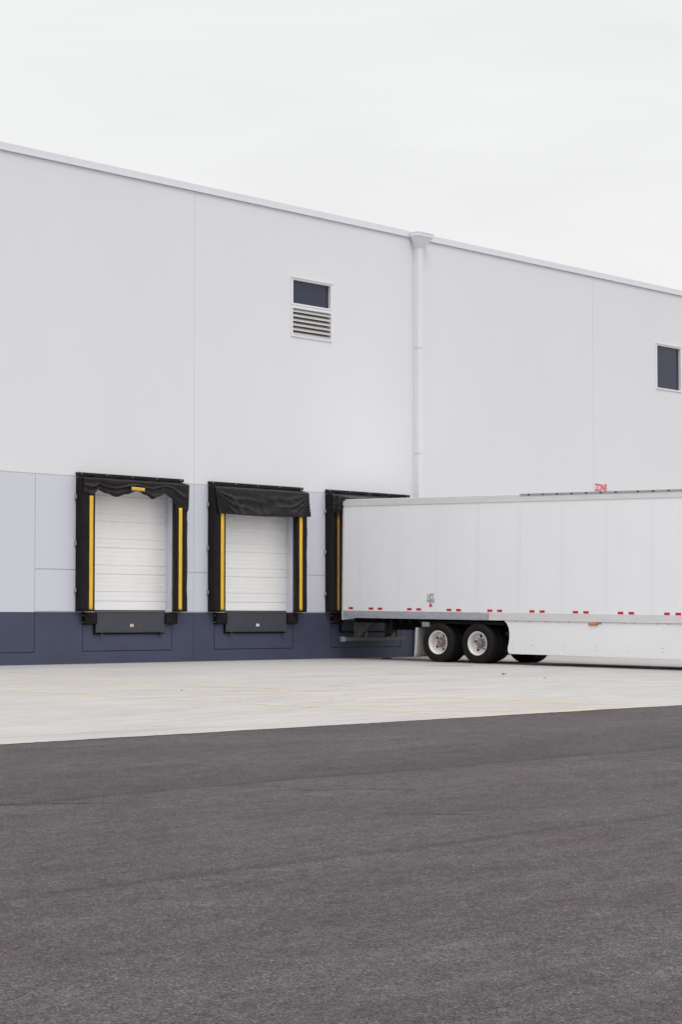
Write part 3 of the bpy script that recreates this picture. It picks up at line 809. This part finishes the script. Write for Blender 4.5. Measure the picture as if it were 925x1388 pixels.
for xx in (43.55, 45.33):
    b = MB(); b.box(xx, xx+.1, -13.0, -12.86, .25, 1.08); b.box(xx-.08, xx+.18, -13.07, -12.8, .10, .13); b.box(xx+.01, xx+.09, -12.99, -12.87, .13, .25)
    b.build('landing_leg', M['guard'], T, TOF)
# reflectors
first = None
ys_list = [-.665]+[c+d for c in [-1.52-1.305*k for k in range(12)] for d in (.155, -.155)]
for yy in ys_list:
    if first is None:
        b = MB(); b.box(-.0022, -.0004, -.078, .078, -.030, .030); first = b.build('reflector', M['red_tape'], T); o = first
    else: o = first.copy(); COL.objects.link(o)
    zc = 1.362-.0028*(-yy)
    o.parent = T; o.location = (xn-TX-.0012, yy-TY, zc)
b = MB(); b.box(xn-.03, xn+.02, -8.50, -8.31, 1.035, 1.098); b.build('marker_light', M['amber'], T, TOF, bevel=.012)
b = MB(); b.box(xn-.012, xn+.04, -8.53, -8.28, 1.025, 1.103); b.box(xn-.005, xn+.02, -8.63, -8.53, 1.06, 1.10); b.build('marker_light_base', M['hub'], T, TOF)
text_mesh('LIFT', M['ink'], .225, .105, (xn-.001, -3.375, 1.655), (0, -1, 0), (0, 0, 1), 'lettering', T, TOF, .003, bold=.008)
text_mesh('HERE', M['ink'], .245, .105, (xn-.001, -3.375, 1.530), (0, -1, 0), (0, 0, 1), 'lettering', T, TOF, .003, bold=.008)
b = MB()
cy = -3.375; X_ = xn-.0035
b.prism([(cy-.028, 1.515), (cy+.028, 1.515), (cy+.028, 1.468), (cy+.08, 1.468), (cy, 1.405), (cy-.08, 1.468), (cy-.028, 1.468)], X_-.001, X_+.001)
b.build('arrow', M['red'], T, TOF)

# ---------------------------------------------------------------- litter
def leaf(x, y, s, rz, m, label):
    b = MB(); n = 10; pts = []
    for k in range(n):
        a = 2*math.pi*k/n; r = s*(1 if k % 2 == 0 else .62)*(1.25 if k == 0 else 1)
        pts.append((r*math.cos(a+rz)*1.3, r*math.sin(a+rz), .012+.35*s*abs(math.sin(a*1.5+rz))))
    b.v = [(0, 0, .01)]+pts; b.f = [(0, 1+k, 1+(k+1) % n) for k in range(n)]; b.m = [0]*n
    o = b.build('dry_leaf', m, solid=.003); o.location = (x, y, gz(y)+.006); tag(o, label, 'leaf', 'dry leaves lying on the concrete')
leaf(37.16, -10.18, .06, .4, M['leaf'], 'dark brown curled leaf on the concrete below the trailer wheels')
leaf(42.73, -7.04, .035, 1.2, M['leaf_pale'], 'small orange leaf close to the trailer skirt')
leaf(36.07, -12.03, .03, 2.2, M['leaf_pale'], 'pale orange leaf out on the bare concrete right of the dark brown leaf')
leaf(39.2, -.14, .05, .2, M['leaf'], 'brown leaf against the navy wall below the middle dock door')
leaf(41.0, -.25, .04, 1.9, M['leaf'], 'tiny brown leaf at the wall foot between middle and rightmost dock doors')
leaf(25.73, -11.82, .018, 2.9, M['scrap'], 'black speck of litter on the concrete near the yellow lines')
b = MB(); b.prism([(-.16, 0), (.16, 0), (.13, .035), (-.12, .03)], -.06, .06, 'y')
o = b.build('rubber_scrap', M['scrap'], bevel=.005); o.location = (44.22, -1.05, gz(-1.05)+.006); tag(o, 'flat dark rubber scrap on the ground under the trailer tail', 'scrap')
